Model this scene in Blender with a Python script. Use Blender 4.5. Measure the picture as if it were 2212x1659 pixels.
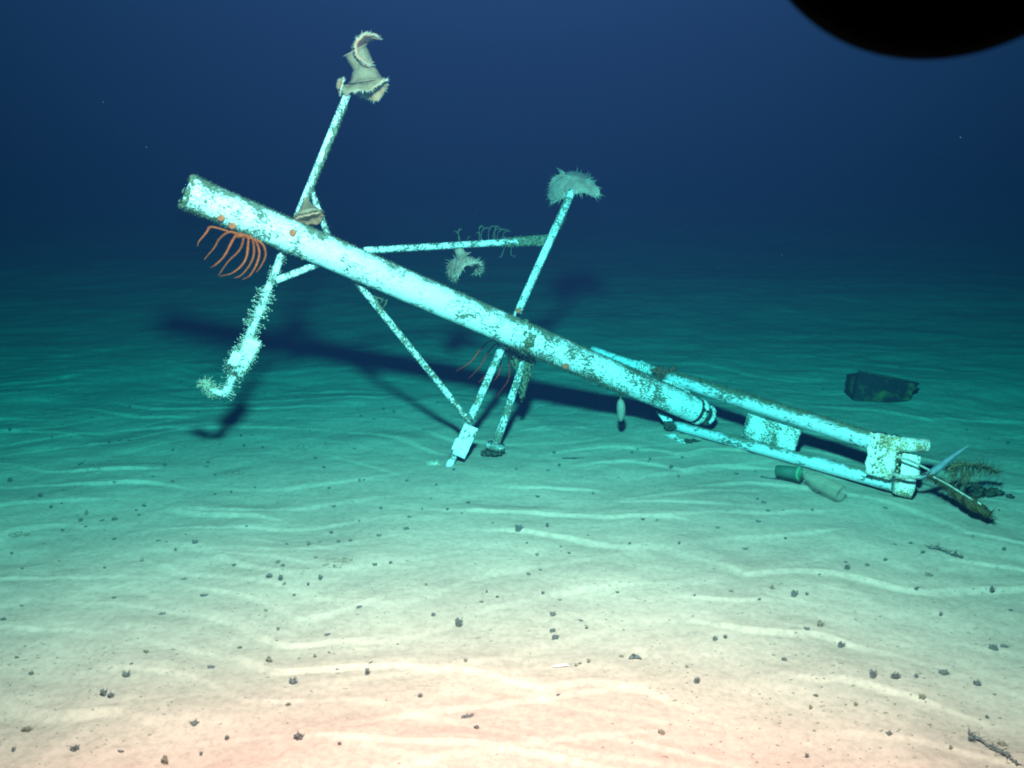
import bpy, math, random
import numpy as np
from mathutils import Vector, Matrix, noise as mnoise

random.seed(7)
rng = np.random.default_rng(7)
scene = bpy.context.scene
for o in list(bpy.data.objects):
    bpy.data.objects.remove(o)
C = scene.collection

# ------------------------------------------------------------------ camera
CAM_H = 1.30
PITCH = math.radians(14.5)
FPX = 2123.0                      # focal length in units of a 2212 px wide picture
cam_data = bpy.data.cameras.new('camera')
cam = bpy.data.objects.new('camera', cam_data)
C.objects.link(cam)
cam.location = (0, 0, CAM_H)
cam.rotation_euler = (math.pi / 2 - PITCH, 0, 0)
cam_data.sensor_width = 36
cam_data.lens = 36 * FPX / 2212
cam_data.clip_start = 0.02
cam_data.clip_end = 400
cam_data.dof.use_dof = True
cam_data.dof.focus_distance = 3.4
cam_data.dof.aperture_fstop = 7.5
scene.camera = cam

# ------------------------------------------------------------------ deep water: no daylight, only a faint blue
world = bpy.data.worlds.new('World')
scene.world = world
world.use_nodes = True
bg = world.node_tree.nodes['Background']
bg.inputs['Color'].default_value = (0.10, 0.42, 0.90, 1)
bg.inputs['Strength'].default_value = 0.03

# the submersible's flood lamp, about a metre above the camera
LAMP = Vector((0.0, 0.60, 1.96))
ld = bpy.data.lights.new('flood_lamp', 'SPOT')
ld.energy = 1.0
ld.color = (1.0, 1.0, 1.0)
ld.spot_size = math.radians(165)
ld.spot_blend = 1.0
ld.shadow_soft_size = 0.10
lamp = bpy.data.objects.new('flood_lamp', ld)
C.objects.link(lamp)
lamp.location = LAMP
AIM = Vector((-0.02, 6.0, 1.75))
lamp.rotation_euler = (AIM - LAMP).to_track_quat('-Z', 'Y').to_euler()
LAMP_G = 1540.0                    # strength of the green channel; red is boosted like the camera's white balance does
ld.color = (1.0, 0.0255, 0.0260)
ld.energy = LAMP_G / 0.0255

scene.view_settings.view_transform = 'Standard'
scene.view_settings.look = 'None'
scene.view_settings.gamma = 1
scene.view_settings.exposure = 0.05
scene.view_settings.use_curve_mapping = False
scene.render.engine = 'CYCLES'
scene.cycles.use_denoising = True
scene.cycles.volume_bounces = 0
scene.cycles.max_bounces = 5
scene.cycles.diffuse_bounces = 2
scene.cycles.glossy_bounces = 2
scene.cycles.transmission_bounces = 5
scene.cycles.use_adaptive_sampling = False
scene.cycles.filter_width = 2.0

# ------------------------------------------------------------------ pixel helpers (2212 x 1659 picture units)
def ray(px, py):
    u = (px - 1106) / FPX
    v = -(py - 829.5) / FPX
    cp, sp = math.cos(PITCH), math.sin(PITCH)
    return Vector((u, cp + v * sp, -sp + v * cp))

def P(px, py, D):
    d = ray(px, py)
    return Vector((0, 0, CAM_H)) + d * (D / d.y)

def on_ground(px, py):
    d = ray(px, py)
    t = CAM_H / -d.z
    for _ in range(6):
        p = Vector((0, 0, CAM_H)) + d * t
        t = (CAM_H - float(height(np.array([p.x]), np.array([p.y]))[0])) / -d.z
    return Vector((0, 0, CAM_H)) + d * t

# ------------------------------------------------------------------ vector noise for the terrain
PERM = rng.permutation(512)
VALS = rng.random(512)
def vnoise(x, y, seed=0):
    xi = np.floor(x).astype(int); yi = np.floor(y).astype(int)
    fx = x - xi; fy = y - yi
    fx = fx * fx * fx * (fx * (fx * 6 - 15) + 10); fy = fy * fy * fy * (fy * (fy * 6 - 15) + 10)
    def h(a, b):
        return VALS[PERM[(PERM[(a + seed * 37) & 511] + b + seed * 91) & 511]]
    return (h(xi, yi) * (1 - fx) * (1 - fy) + h(xi + 1, yi) * fx * (1 - fy)
            + h(xi, yi + 1) * (1 - fx) * fy + h(xi + 1, yi + 1) * fx * fy) * 2 - 1

def fbm(x, y, seed, octaves=3):
    s = 0; a = 1.0
    for k in range(octaves):
        s = s + a * vnoise(x * 2 ** k, y * 2 ** k, seed + k)
        a *= 0.5
    return s

def saw(phase, steep):
    # one ripple: long back slope, short steep face towards the camera, softened
    f = phase - np.floor(phase)
    up = f / steep
    down = (1 - f) / (1 - steep)
    h = np.minimum(up, down)
    return h * h * (3 - 2 * h) * 0.35 + h * 0.65

def cusp(x, y, seed):
    return 1 - 2 * np.abs(vnoise(x, y, seed))

def height(x, y):
    # current ripples: crests run roughly left-right, sweeping down to the right
    tilt = 0.08 * x + 0.17 * np.maximum(x - 0.1, 0) ** 1.5
    wy = y + tilt
    lam = 0.20
    w1 = 0.27 * fbm(x * 0.95 + 3.1, wy * 0.8, 1, 2) + 0.080 * cusp(x * 1.6 + 0.4, wy * 1.3, 5) + 0.034 * vnoise(x * 3.6, wy * 3, 6) + 0.010 * vnoise(x * 11, wy * 6, 7)
    ph = (wy + w1) / lam
    n = np.floor(ph)
    f = ph - n
    def gate(k):
        return np.clip(0.34 + 1.35 * vnoise(x * 2.7 + k * 7.31, k * 3.7 + 0.5, 9), 0.0, 1.25)
    sm = np.clip((f - 0.25) / 0.5, 0, 1); sm = sm * sm * (3 - 2 * sm)
    amp = gate(n) * (1 - sm) + gate(n + 1) * sm
    calm = 1 - 0.72 * np.clip((y - 3.8) / 2.5, 0, 1)
    st = 0.10
    d = np.minimum(np.abs(f - st), 1 - np.abs(f - st))
    h = calm * amp * (0.0078 * saw(ph, st) + 0.0008 * np.exp(-(d / 0.03) ** 2))
    ph2 = (y + 0.42 * x + 0.16 * fbm(x * 1.4, y * 1.3 + 9, 21, 2)) / 0.17
    a2 = np.clip(1.7 * vnoise(x * 1.2 + 11, y * 1.2, 31), 0, 1)
    h = h + calm * 0.0052 * a2 * saw(ph2, 0.12)
    ph3 = (y - 0.32 * x + 0.13 * fbm(x * 1.6 + 5, y * 1.2, 61, 2)) / 0.21
    a3 = np.clip(1.7 * vnoise(x * 1.2 - 7, y * 1.2, 63) - 0.1, 0, 1)
    h = h + calm * 0.0050 * a3 * saw(ph3, 0.11)
    h = h + 0.022 * vnoise(x * 0.55, y * 0.6, 41) + 0.010 * vnoise(x * 1.5, y * 2.2, 43) + 0.0062 * vnoise(x * 4.5, y * 6.0, 44) + 0.0022 * vnoise(x * 9.0, y * 13.0, 45)
    h = h + 0.0017 * fbm(x * 15, y * 17, 47, 3)
    far = np.clip((y - 9) / 20, 0, 1)
    return h + 0.25 * far * vnoise(x * 0.12, y * 0.12, 51)

# ------------------------------------------------------------------ object helpers
WORLD = {}
def tag(o, label=None, category=None, group=None, kind=None):
    if label: o['label'] = label
    if category: o['category'] = category
    if group: o['group'] = group
    if kind: o['kind'] = kind
    return o

def place(o, M, parent=None):
    if parent is not None:
        o.parent = parent
        o.matrix_parent_inverse = WORLD[parent.name].inverted()
    o.matrix_basis = M
    WORLD[o.name] = M.copy()
    return o

def empty(name, loc):
    o = bpy.data.objects.new(name, None)
    o.empty_display_size = 0.05
    C.objects.link(o)
    return place(o, Matrix.Translation(loc))

def axis_matrix(p0, p1):
    q = (p1 - p0).to_track_quat('Z', 'Y')
    return Matrix.Translation(p0) @ q.to_matrix().to_4x4()

def frame_from(z):
    z = z.normalized()
    a = Vector((0, 0, 1)) if abs(z.z) < 0.9 else Vector((1, 0, 0))
    x = a.cross(z).normalized()
    return x, z.cross(x).normalized(), z

class MB:
    def __init__(s):
        s.v = []; s.f = []
    def add(s, verts, faces):
        b = len(s.v)
        s.v.extend(Vector(v) for v in verts)
        s.f.extend(tuple(i + b for i in f) for f in faces)
    def path(s, pts, radii, seg=8, cap=True, rough=0.0, flat=1.0):
        n = len(pts); b = len(s.v)
        px = None
        for i, p in enumerate(pts):
            d = (pts[min(i + 1, n - 1)] - pts[max(i - 1, 0)])
            if px is None:
                px, py, pz = frame_from(d)
            else:
                z = d.normalized()
                px = (px - z * px.dot(z)).normalized(); py = z.cross(px)
            r = radii[i] if hasattr(radii, '__len__') else radii
            for k in range(seg):
                a = 2 * math.pi * k / seg
                rr = r * (1 + rough * random.uniform(-1, 1))
                s.v.append(p + px * math.cos(a) * rr + py * math.sin(a) * rr * flat)
        for i in range(n - 1):
            for k in range(seg):
                a = b + i * seg + k; c = b + i * seg + (k + 1) % seg
                s.f.append((a, c, c + seg, a + seg))
        if cap:
            s.f.append(tuple(b + k for k in reversed(range(seg))))
            s.f.append(tuple(b + (n - 1) * seg + k for k in range(seg)))
    def tube(s, p0, p1, r0, r1=None, seg=20, rings=12, cap=True, rough=0.0):
        r1 = r0 if r1 is None else r1
        pts = [p0.lerp(p1, i / rings) for i in range(rings + 1)]
        s.path(pts, [r0 + (r1 - r0) * i / rings for i in range(rings + 1)], seg, cap, rough)
    def spike(s, p, d, length, r):
        x, y, z = frame_from(d)
        b = len(s.v)
        for k in range(3):
            a = 2.094 * k
            s.v.append(p + x * math.cos(a) * r + y * math.sin(a) * r)
        s.v.append(p + z * length)
        s.f.extend([(b, b + 1, b + 3), (b + 1, b + 2, b + 3), (b + 2, b, b + 3)])
    def quadplate(s, a, b, c, d, t, n=6, rough=0.0):
        # a thick plate from four corners (in order), slightly uneven
        nrm = (b - a).cross(d - a).normalized() * t * 0.5
        base = len(s.v)
        for side in (1, -1):
            for i in range(n + 1):
                for j in range(n + 1):
                    u = i / n; v = j / n
                    p = (a.lerp(b, u)).lerp(d.lerp(c, u), v)
                    e = rough * (1.0 if 0 < i < n and 0 < j < n else 1.6)
                    p = p + Vector((random.uniform(-e, e), random.uniform(-e, e) * .5, random.uniform(-e, e)))
                    s.v.append(p + nrm * side)
        m = (n + 1) ** 2
        idx = lambda sd, i, j: base + sd * m + i * (n + 1) + j
        for i in range(n):
            for j in range(n):
                s.f.append((idx(0, i, j), idx(0, i + 1, j), idx(0, i + 1, j + 1), idx(0, i, j + 1)))
                s.f.append((idx(1, i, j), idx(1, i, j + 1), idx(1, i + 1, j + 1), idx(1, i + 1, j)))
        for i in range(n):
            s.f.append((idx(0, i, 0), idx(1, i, 0), idx(1, i + 1, 0), idx(0, i + 1, 0)))
            s.f.append((idx(0, i, n), idx(0, i + 1, n), idx(1, i + 1, n), idx(1, i, n)))
            s.f.append((idx(0, 0, i), idx(0, 0, i + 1), idx(1, 0, i + 1), idx(1, 0, i)))
            s.f.append((idx(0, n, i), idx(1, n, i), idx(1, n, i + 1), idx(0, n, i + 1)))
    def lump(s, c, r, squash=(1, 1, 1), rough=0.25, seg=8, rings=5):
        b = len(s.v)
        off = Vector((random.uniform(0, 99), random.uniform(0, 99), 0))
        s.v.append(c + Vector((0, 0, r * squash[2])))
        for i in range(1, rings):
            th = math.pi * i / rings
            for k in range(seg):
                a = 2 * math.pi * k / seg
                d = Vector((math.sin(th) * math.cos(a), math.sin(th) * math.sin(a), math.cos(th)))
                rr = r * (1 + rough * 2 * mnoise.noise(d * 2.2 + off))
                s.v.append(c + Vector((d.x * squash[0], d.y * squash[1], d.z * squash[2])) * rr)
        s.v.append(c - Vector((0, 0, r * squash[2])))
        last = len(s.v) - 1
        for k in range(seg):
            s.f.append((b, b + 1 + k, b + 1 + (k + 1) % seg))
            s.f.append((last, b + 1 + (rings - 2) * seg + (k + 1) % seg, b + 1 + (rings - 2) * seg + k))
        for i in range(rings - 2):
            for k in range(seg):
                a = b + 1 + i * seg + k; c2 = b + 1 + i * seg + (k + 1) % seg
                s.f.append((a, a + seg, c2 + seg, c2))
    def build(s, name, mat, parent=None, M=None, smooth=True):
        if M is None:
            if parent is not None:
                M = Matrix.Translation(WORLD[parent.name].to_translation())
            else:
                zs = min(v.z for v in s.v)
                M = Matrix.Translation(Vector((sum(v.x for v in s.v) / len(s.v), sum(v.y for v in s.v) / len(s.v), zs)))
        Mi = M.inverted()
        me = bpy.data.meshes.new(name)
        me.from_pydata([Mi @ v for v in s.v], [], s.f)
        me.materials.append(mat)
        if smooth:
            me.polygons.foreach_set('use_smooth', [True] * len(me.polygons))
        me.update()
        o = bpy.data.objects.new(name, me)
        C.objects.link(o)
        return place(o, M, parent)

def spline(pts, n=6):
    sp = []
    for i in range(len(pts) - 1):
        p0 = pts[max(i - 1, 0)]; p1 = pts[i]; p2 = pts[i + 1]; p3 = pts[min(i + 2, len(pts) - 1)]
        for k in range(n):
            t = k / n
            sp.append(0.5 * ((2 * p1) + (p2 - p0) * t + (2 * p0 - 5 * p1 + 4 * p2 - p3) * t * t + (3 * p1 - p0 - 3 * p2 + p3) * t ** 3))
    sp.append(pts[-1]); return sp


# ------------------------------------------------------------------ materials
def new_mat(name):
    m = bpy.data.materials.new(name); m.use_nodes = True
    nt = m.node_tree
    return m, nt, nt.nodes, nt.links, nt.nodes['Principled BSDF']

def ramp(N, stops, interp='LINEAR'):
    r = N.new('ShaderNodeValToRGB')
    r.color_ramp.interpolation = interp
    while len(r.color_ramp.elements) > 1: r.color_ramp.elements.remove(r.color_ramp.elements[-1])
    r.color_ramp.elements[0].position = stops[0][0]; r.color_ramp.elements[0].color = (*stops[0][1], 1)
    for p, c in stops[1:]:
        e = r.color_ramp.elements.new(p); e.color = (*c, 1)
    return r

def tex(N, L, coord, scale, detail=4, rough=0.55, stretch=None, w=None):
    t = N.new('ShaderNodeTexNoise')
    t.inputs['Scale'].default_value = scale
    t.inputs['Detail'].default_value = detail
    t.inputs['Roughness'].default_value = rough
    if stretch:
        mp = N.new('ShaderNodeMapping'); mp.inputs['Scale'].default_value = stretch
        L.new(coord, mp.inputs['Vector']); coord = mp.outputs['Vector']
    L.new(coord, t.inputs['Vector'])
    return t

def mathn(N, L, op, a, b=None, clamp=False):
    m = N.new('ShaderNodeMath'); m.operation = op; m.use_clamp = clamp
    for i, q in enumerate((a, b)):
        if q is None: continue
        if isinstance(q, (int, float)): m.inputs[i].default_value = q
        else: L.new(q, m.inputs[i])
    return m.outputs[0]

def mixc(N, L, fac, a, b):
    m = N.new('ShaderNodeMix'); m.data_type = 'RGBA'
    if isinstance(fac, (int, float)): m.inputs[0].default_value = fac
    else: L.new(fac, m.inputs[0])
    for i, q in ((6, a), (7, b)):
        if isinstance(q, tuple): m.inputs[i].default_value = (*q, 1)
        else: L.new(q, m.inputs[i])
    return m.outputs[2]

def painted(name, scale=1.0, specks=0.5, top=0.6, seed=0.0, base=(0.82, 0.86, 0.88), grow=(0.13, 0.15, 0.085), stretch=(1, 1, 0.45), along=None):
    """White paint with dark flakes and patches of olive growth. Object Z runs along the tube."""
    m, nt, N, L, B = new_mat(name)
    tc = N.new('ShaderNodeTexCoord')
    ad = N.new('ShaderNodeVectorMath'); ad.inputs[1].default_value = (seed, seed * 1.7, seed * 0.3)
    L.new(tc.outputs['Object'], ad.inputs[0]); co = ad.outputs[0]
    geo = N.new('ShaderNodeNewGeometry')
    fine = tex(N, L, co, 95 * scale, 3, 0.62, stretch)
    mask = tex(N, L, co, 7 * scale, 3, 0.6)
    v = N.new('ShaderNodeTexVoronoi'); v.feature = 'DISTANCE_TO_EDGE'; v.inputs['Scale'].default_value = 42 * scale
    L.new(tex(N, L, co, 20, 2).outputs['Color'], v.inputs['Vector'])
    # flakes: fine noise pushed by a broad mask
    s = mathn(N, L, 'ADD', fine.outputs['Fac'], mathn(N, L, 'MULTIPLY', mathn(N, L, 'SUBTRACT', mask.outputs['Fac'], 0.5), 0.9))
    if along:
        sz = N.new('ShaderNodeSeparateXYZ'); L.new(tc.outputs['Object'], sz.inputs[0])
        ra = ramp(N, [(t, (v_, v_, v_)) for t, v_ in along[1]]); L.new(mathn(N, L, 'DIVIDE', sz.outputs['Z'], along[0]), ra.inputs['Fac'])
        s = mathn(N, L, 'ADD', s, mathn(N, L, 'MULTIPLY', mathn(N, L, 'SUBTRACT', ra.outputs['Color'], 0.5), 0.22))
    r1 = ramp(N, [(0.675 - 0.10 * specks, (0, 0, 0)), (0.700 - 0.10 * specks, (1, 1, 1))])
    L.new(s, r1.inputs['Fac'])
    # growth settles on the upper side and in broad patches
    sx = N.new('ShaderNodeSeparateXYZ'); L.new(geo.outputs['Normal'], sx.inputs[0])
    up = mathn(N, L, 'MULTIPLY', sx.outputs['Z'], top)
    big = tex(N, L, co, 16 * scale, 5, 0.7)
    g = mathn(N, L, 'ADD', mathn(N, L, 'ADD', big.outputs['Fac'], up), mathn(N, L, 'MULTIPLY', mathn(N, L, 'SUBTRACT', mask.outputs['Fac'], 0.5), 0.7))
    r2 = ramp(N, [(0.86, (0, 0, 0)), (1.02, (0.9, 0.9, 0.9))])
    L.new(g, r2.inputs['Fac'])
    grime = tex(N, L, co, 30 * scale, 4, 0.6)
    rg = ramp(N, [(0.3, tuple(c * 0.82 for c in base)), (0.62, base)])
    L.new(grime.outputs['Fac'], rg.inputs['Fac'])
    c1 = mixc(N, L, mathn(N, L, 'MULTIPLY', r1.outputs['Color'], 0.95), rg.outputs['Color'], tuple(c * 0.75 for c in grow))
    c2 = mixc(N, L, r2.outputs['Color'], c1, grow)
    L.new(c2, B.inputs['Base Color'])
    B.inputs['Roughness'].default_value = 0.6
    B.inputs['Specular IOR Level'].default_value = 0.25
    bp = N.new('ShaderNodeBump'); bp.inputs['Strength'].default_value = 0.5; bp.inputs['Distance'].default_value = 0.004
    L.new(mathn(N, L, 'ADD', fine.outputs['Fac'], mathn(N, L, 'MULTIPLY', r2.outputs['Color'], 1.0)), bp.inputs['Height'])
    L.new(bp.outputs['Normal'], B.inputs['Normal'])
    return m

def organic(name, c1, c2, scale=60, rough=0.7, sss=0.0, alpha=None):
    m, nt, N, L, B = new_mat(name)
    tc = N.new('ShaderNodeTexCoord')
    t = tex(N, L, tc.outputs['Object'], scale, 4, 0.6)
    r = ramp(N, [(0.32, c1), (0.68, c2)]); L.new(t.outputs['Fac'], r.inputs['Fac'])
    L.new(r.outputs['Color'], B.inputs['Base Color'])
    B.inputs['Roughness'].default_value = rough
    B.inputs['Specular IOR Level'].default_value = 0.2
    bp = N.new('ShaderNodeBump'); bp.inputs['Strength'].default_value = 0.35; bp.inputs['Distance'].default_value = 0.003
    L.new(t.outputs['Fac'], bp.inputs['Height']); L.new(bp.outputs['Normal'], B.inputs['Normal'])
    if sss:
        B.inputs['Subsurface Weight'].default_value = sss
        B.inputs['Subsurface Scale'].default_value = 0.01
    return m

def sand_material():
    m, nt, N, L, B = new_mat('sand')
    tc = N.new('ShaderNodeTexCoord'); co = tc.outputs['Object']
    a = tex(N, L, co, 2.2, 5, 0.6)
    b = tex(N, L, co, 55, 5, 0.7)
    c = tex(N, L, co, 240, 3, 0.7)
    r = ramp(N, [(0.32, (0.385, 0.328, 0.258)), (0.66, (0.49, 0.415, 0.325))]); L.new(a.outputs['Fac'], r.inputs['Fac'])
    rb = ramp(N, [(0.30, (0.74, 0.76, 0.76)), (0.58, (1, 1, 1))]); L.new(b.outputs['Fac'], rb.inputs['Fac'])
    mx = N.new('ShaderNodeMix'); mx.data_type = 'RGBA'; mx.blend_type = 'MULTIPLY'; mx.inputs[0].default_value = 1
    L.new(r.outputs['Color'], mx.inputs[6]); L.new(rb.outputs['Color'], mx.inputs[7])
    # scattered dark grains and small brown smears, in patches
    pm = tex(N, L, co, 3.2, 4, 0.65)
    sp = tex(N, L, co, 115, 2, 0.5, (1, 1, 1))
    s = mathn(N, L, 'ADD', sp.outputs['Fac'], mathn(N, L, 'MULTIPLY', mathn(N, L, 'SUBTRACT', pm.outputs['Fac'], 0.5), 0.45))
    rs = ramp(N, [(0.70, (0, 0, 0)), (0.76, (1, 1, 1))]); L.new(s, rs.inputs['Fac'])
    c2 = mixc(N, L, mathn(N, L, 'MULTIPLY', rs.outputs['Color'], 0.55), mx.outputs[2], (0.16, 0.15, 0.12))
    L.new(c2, B.inputs['Base Color'])
    B.inputs['Roughness'].default_value = 0.95
    B.inputs['Specular IOR Level'].default_value = 0.1
    bp = N.new('ShaderNodeBump'); bp.inputs['Strength'].default_value = 0.55; bp.inputs['Distance'].default_value = 0.003
    L.new(mathn(N, L, 'ADD', b.outputs['Fac'], mathn(N, L, 'MULTIPLY', c.outputs['Fac'], 0.6)), bp.inputs['Height'])
    L.new(bp.outputs['Normal'], B.inputs['Normal'])
    return m

SAND = sand_material()
MAST = painted('mast_paint', 1.9, 1.25, 0.55, 3.0, along=(2.36, [(0, .75), (.06, .6), (.14, .35), (.28, .3), (.40, .12), (.50, .35), (.60, .60), (.70, .40), (.78, .62), (.86, .72), (.92, .25), (1, .10)]))
SPAR = painted('spar_paint', 2.3, 1.75, 0.25, 11.0, stretch=(1, 1, 0.6))
SPAR_MOSSY = painted('spar_mossy_paint', 1.8, 2.1, 0.3, 17.0, stretch=(1, 1, 0.6))
PLATE = painted('plate_paint', 1.0, 0.55, 0.0, 23.0, stretch=(1, 1, 1))
RAIL = painted('rail_paint', 1.3, 1.0, 0.55, 31.0, base=(0.58, 0.66, 0.70))
ENDP = painted('end_paint', 2.1, 1.25, 0.05, 41.0, grow=(0.34, 0.25, 0.08), base=(0.86, 0.86, 0.80), stretch=(1, 1, 1))
FLAKY = painted('flaky_paint', 1.9, 1.60, 0.1, 37.0, base=(0.8, 0.8, 0.78), stretch=(1, .45, 1))
GROWTH = organic('olive_growth', (0.07, 0.085, 0.045), (0.19, 0.20, 0.12), 70)
DARKGROWTH = organic('dark_growth', (0.025, 0.035, 0.022), (0.08, 0.085, 0.05), 70)
HYDROID = organic('pale_hydroid', (0.36, 0.38, 0.26), (0.62, 0.62, 0.46), 90)
WHITEHYD = organic('white_hydroid', (0.55, 0.56, 0.44), (0.80, 0.80, 0.66), 90)
ORANGE = organic('orange_arm', (0.28, 0.036, 0.003), (0.58, 0.085, 0.008), 160)
ORANGE_DIM = organic('rust_arm', (0.60, 0.030, 0.003), (0.90, 0.055, 0.006), 160)
FLESH = organic('anemone_flesh', (0.20, 0.115, 0.062), (0.38, 0.210, 0.130), 30, 0.6, 0.25)
FLESH_PALE = organic('anemone_pale_flesh', (0.24, 0.140, 0.105), (0.46, 0.28, 0.22), 30, 0.6, 0.35)
LIP = organic('anemone_lip', (0.50, 0.17, 0.085), (0.65, 0.25, 0.14), 60)
TENT = organic('anemone_tentacle', (0.45, 0.33, 0.25), (0.62, 0.46, 0.36), 60)
POLYP = organic('orange_polyp', (0.45, 0.07, 0.02), (0.60, 0.15, 0.06), 90)
TUFTM = organic('tuft_grey', (0.040, 0.055, 0.055), (0.150, 0.165, 0.150), 180)
TUFTM2 = organic('tuft_brown', (0.085, 0.09, 0.065), (0.24, 0.225, 0.165), 180)
SPONGE = organic('sponge_skin', (0.27, 0.24, 0.19), (0.34, 0.30, 0.24), 40)
SHELL = organic('white_shell', (0.75, 0.76, 0.74), (0.9, 0.9, 0.9), 40, 0.35)
ROPE = organic('rope_fibre', (0.04, 0.045, 0.02), (0.22, 0.17, 0.07), 130)
ROPEDARK = organic('dark_rope', (0.010, 0.014, 0.008), (0.085, 0.070, 0.022), 60)
CABLE = organic('pale_cable', (0.16, 0.17, 0.14), (0.50, 0.50, 0.42), 90, 0.6)
BLADE = organic('blue_grey_strap', (0.10, 0.17, 0.20), (0.20, 0.27, 0.30), 40, 0.4)
IRON = organic('dark_iron', (0.016, 0.024, 0.015), (0.06, 0.07, 0.04), 60, 0.8)

def rusty_box():
    m, nt, N, L, B = new_mat('rusty_canister')
    tc = N.new('ShaderNodeTexCoord')
    t = tex(N, L, tc.outputs['Object'], 11, 4, 0.6)
    r = ramp(N, [(0.50, (0.014, 0.012, 0.009)), (0.55, (0.06, 0.040, 0.012)), (0.62, (0.20, 0.10, 0.018))]); L.new(t.outputs['Fac'], r.inputs['Fac'])
    L.new(r.outputs['Color'], B.inputs['Base Color'])
    B.inputs['Roughness'].default_value = 0.85
    return m
RUST = rusty_box()

def simple(name, col, rough=0.5, metal=0.0, spec=0.5):
    m, nt, N, L, B = new_mat(name)
    tc = N.new('ShaderNodeTexCoord')
    t = tex(N, L, tc.outputs['Object'], 40, 3, 0.6)
    r = ramp(N, [(0.3, tuple(c * 0.8 for c in col)), (0.7, col)]); L.new(t.outputs['Fac'], r.inputs['Fac'])
    L.new(r.outputs['Color'], B.inputs['Base Color'])
    B.inputs['Roughness'].default_value = rough; B.inputs['Metallic'].default_value = metal
    B.inputs['Specular IOR Level'].default_value = spec
    return m
GREEN = simple('green_plastic', (0.016, 0.105, 0.068), 0.7)
GREENRIM = simple('green_rim', (0.07, 0.36, 0.20), 0.4)
BLACK = simple('black_housing', (0.0006, 0.0006, 0.0007), 0.9, 0, 0.02)
BLACKGLASS = simple('black_lens', (0.002, 0.002, 0.002), 0.3)
def glassy():
    m, nt, N, L, B = new_mat('silted_glass')
    B.inputs['Base Color'].default_value = (0.30, 0.30, 0.22, 1)
    B.inputs['Roughness'].default_value = 0.25
    B.inputs['IOR'].default_value = 1.15
    tc = N.new('ShaderNodeTexCoord')
    t = tex(N, L, tc.outputs['Object'], 18, 4, 0.6)
    r = ramp(N, [(0.35, (0.25, 0.25, 0.25)), (0.70, (0.75, 0.75, 0.75))]); L.new(t.outputs['Fac'], r.inputs['Fac'])
    L.new(r.outputs['Color'], B.inputs['Alpha'])
    return m
GLASS = glassy()

# ------------------------------------------------------------------ seabed
def axis_coords(lo, hi, step, grow, end_lo, end_hi):
    mid = list(np.arange(lo, hi + 1e-6, step))
    a = []; x = hi; s = step
    while x < end_hi:
        s *= grow; x += s; a.append(x)
    b = []; x = lo; s = step
    while x > end_lo:
        s *= grow; x -= s; b.append(x)
    return np.array(list(reversed(b)) + mid + a)

xs = axis_coords(-2.3, 2.3, 0.0085, 1.035, -60, 60)
ys = axis_coords(1.55, 4.2, 0.0052, 1.009, 1.5, 9)
ys = np.concatenate([axis_coords(1.5, 1.55, 0.02, 1.15, -60, 1.55)[:-1], ys[ys > 1.55], axis_coords(ys[-1] + 0.05, ys[-1] + 0.06, 0.055, 1.05, ys[-1], 75)[1:]])
ys = np.unique(np.round(ys, 5))
X, Y = np.meshgrid(xs, ys)
Z = height(X, Y)
nx, ny = len(xs), len(ys)
co = np.stack([X.ravel(), Y.ravel(), Z.ravel()], 1).astype(np.float32)
i0 = (np.arange(ny - 1)[:, None] * nx + np.arange(nx - 1)[None, :]).ravel()
quads = np.stack([i0, i0 + 1, i0 + nx + 1, i0 + nx], 1).astype(np.int32)
me = bpy.data.meshes.new('seabed')
me.vertices.add(len(co)); me.vertices.foreach_set('co', co.ravel())
me.loops.add(quads.size); me.loops.foreach_set('vertex_index', quads.ravel())
me.polygons.add(len(quads))
me.polygons.foreach_set('loop_start', np.arange(0, quads.size, 4, dtype=np.int32))
me.polygons.foreach_set('use_smooth', np.ones(len(quads), dtype=bool))
me.update(calc_edges=True)
me.materials.append(SAND)
seabed = bpy.data.objects.new('seabed', me); C.objects.link(seabed)
tag(seabed, 'pale rippled sand of the deep sea floor', None, None, 'structure')

# ------------------------------------------------------------------ water: one closed box of even density
mb = MB()
x0, x1, y0, y1, z0, z1 = -72, 72, -72, 92, -1.6, 9
V8 = [(x0, y0, z0), (x1, y0, z0), (x1, y1, z0), (x0, y1, z0), (x0, y0, z1), (x1, y0, z1), (x1, y1, z1), (x0, y1, z1)]
mb.add(V8, [(0, 3, 2, 1), (4, 5, 6, 7), (0, 1, 5, 4), (1, 2, 6, 5), (2, 3, 7, 6), (3, 0, 4, 7)])
wm = bpy.data.materials.new('sea_water'); wm.use_nodes = True
for n in list(wm.node_tree.nodes): wm.node_tree.nodes.remove(n)
wo = wm.node_tree.nodes.new('ShaderNodeOutputMaterial')
pv = wm.node_tree.nodes.new('ShaderNodeVolumePrincipled')
DENS = 0.78
pv.inputs['Color'].default_value = (0.00022, 0.0045, 0.0136, 1)
pv.inputs['Density'].default_value = DENS
pv.inputs['Absorption Color'].default_value = (0.0, 0.910, 0.897, 1)
pv.inputs['Anisotropy'].default_value = 0.0
wm.node_tree.links.new(pv.outputs[0], wo.inputs['Volume'])
haze = mb.build('haze', wm, smooth=False)
tag(haze, 'dark blue sea water fading with distance', None, None, 'stuff')

# ------------------------------------------------------------------ the toppled mast with its frame
FG = on_ground(970, 1008)
wreck = empty('toppled_mast', FG)
tag(wreck, 'white painted mast toppled aslant on the sand, with thin cross spars and railed base', 'mast')

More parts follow.
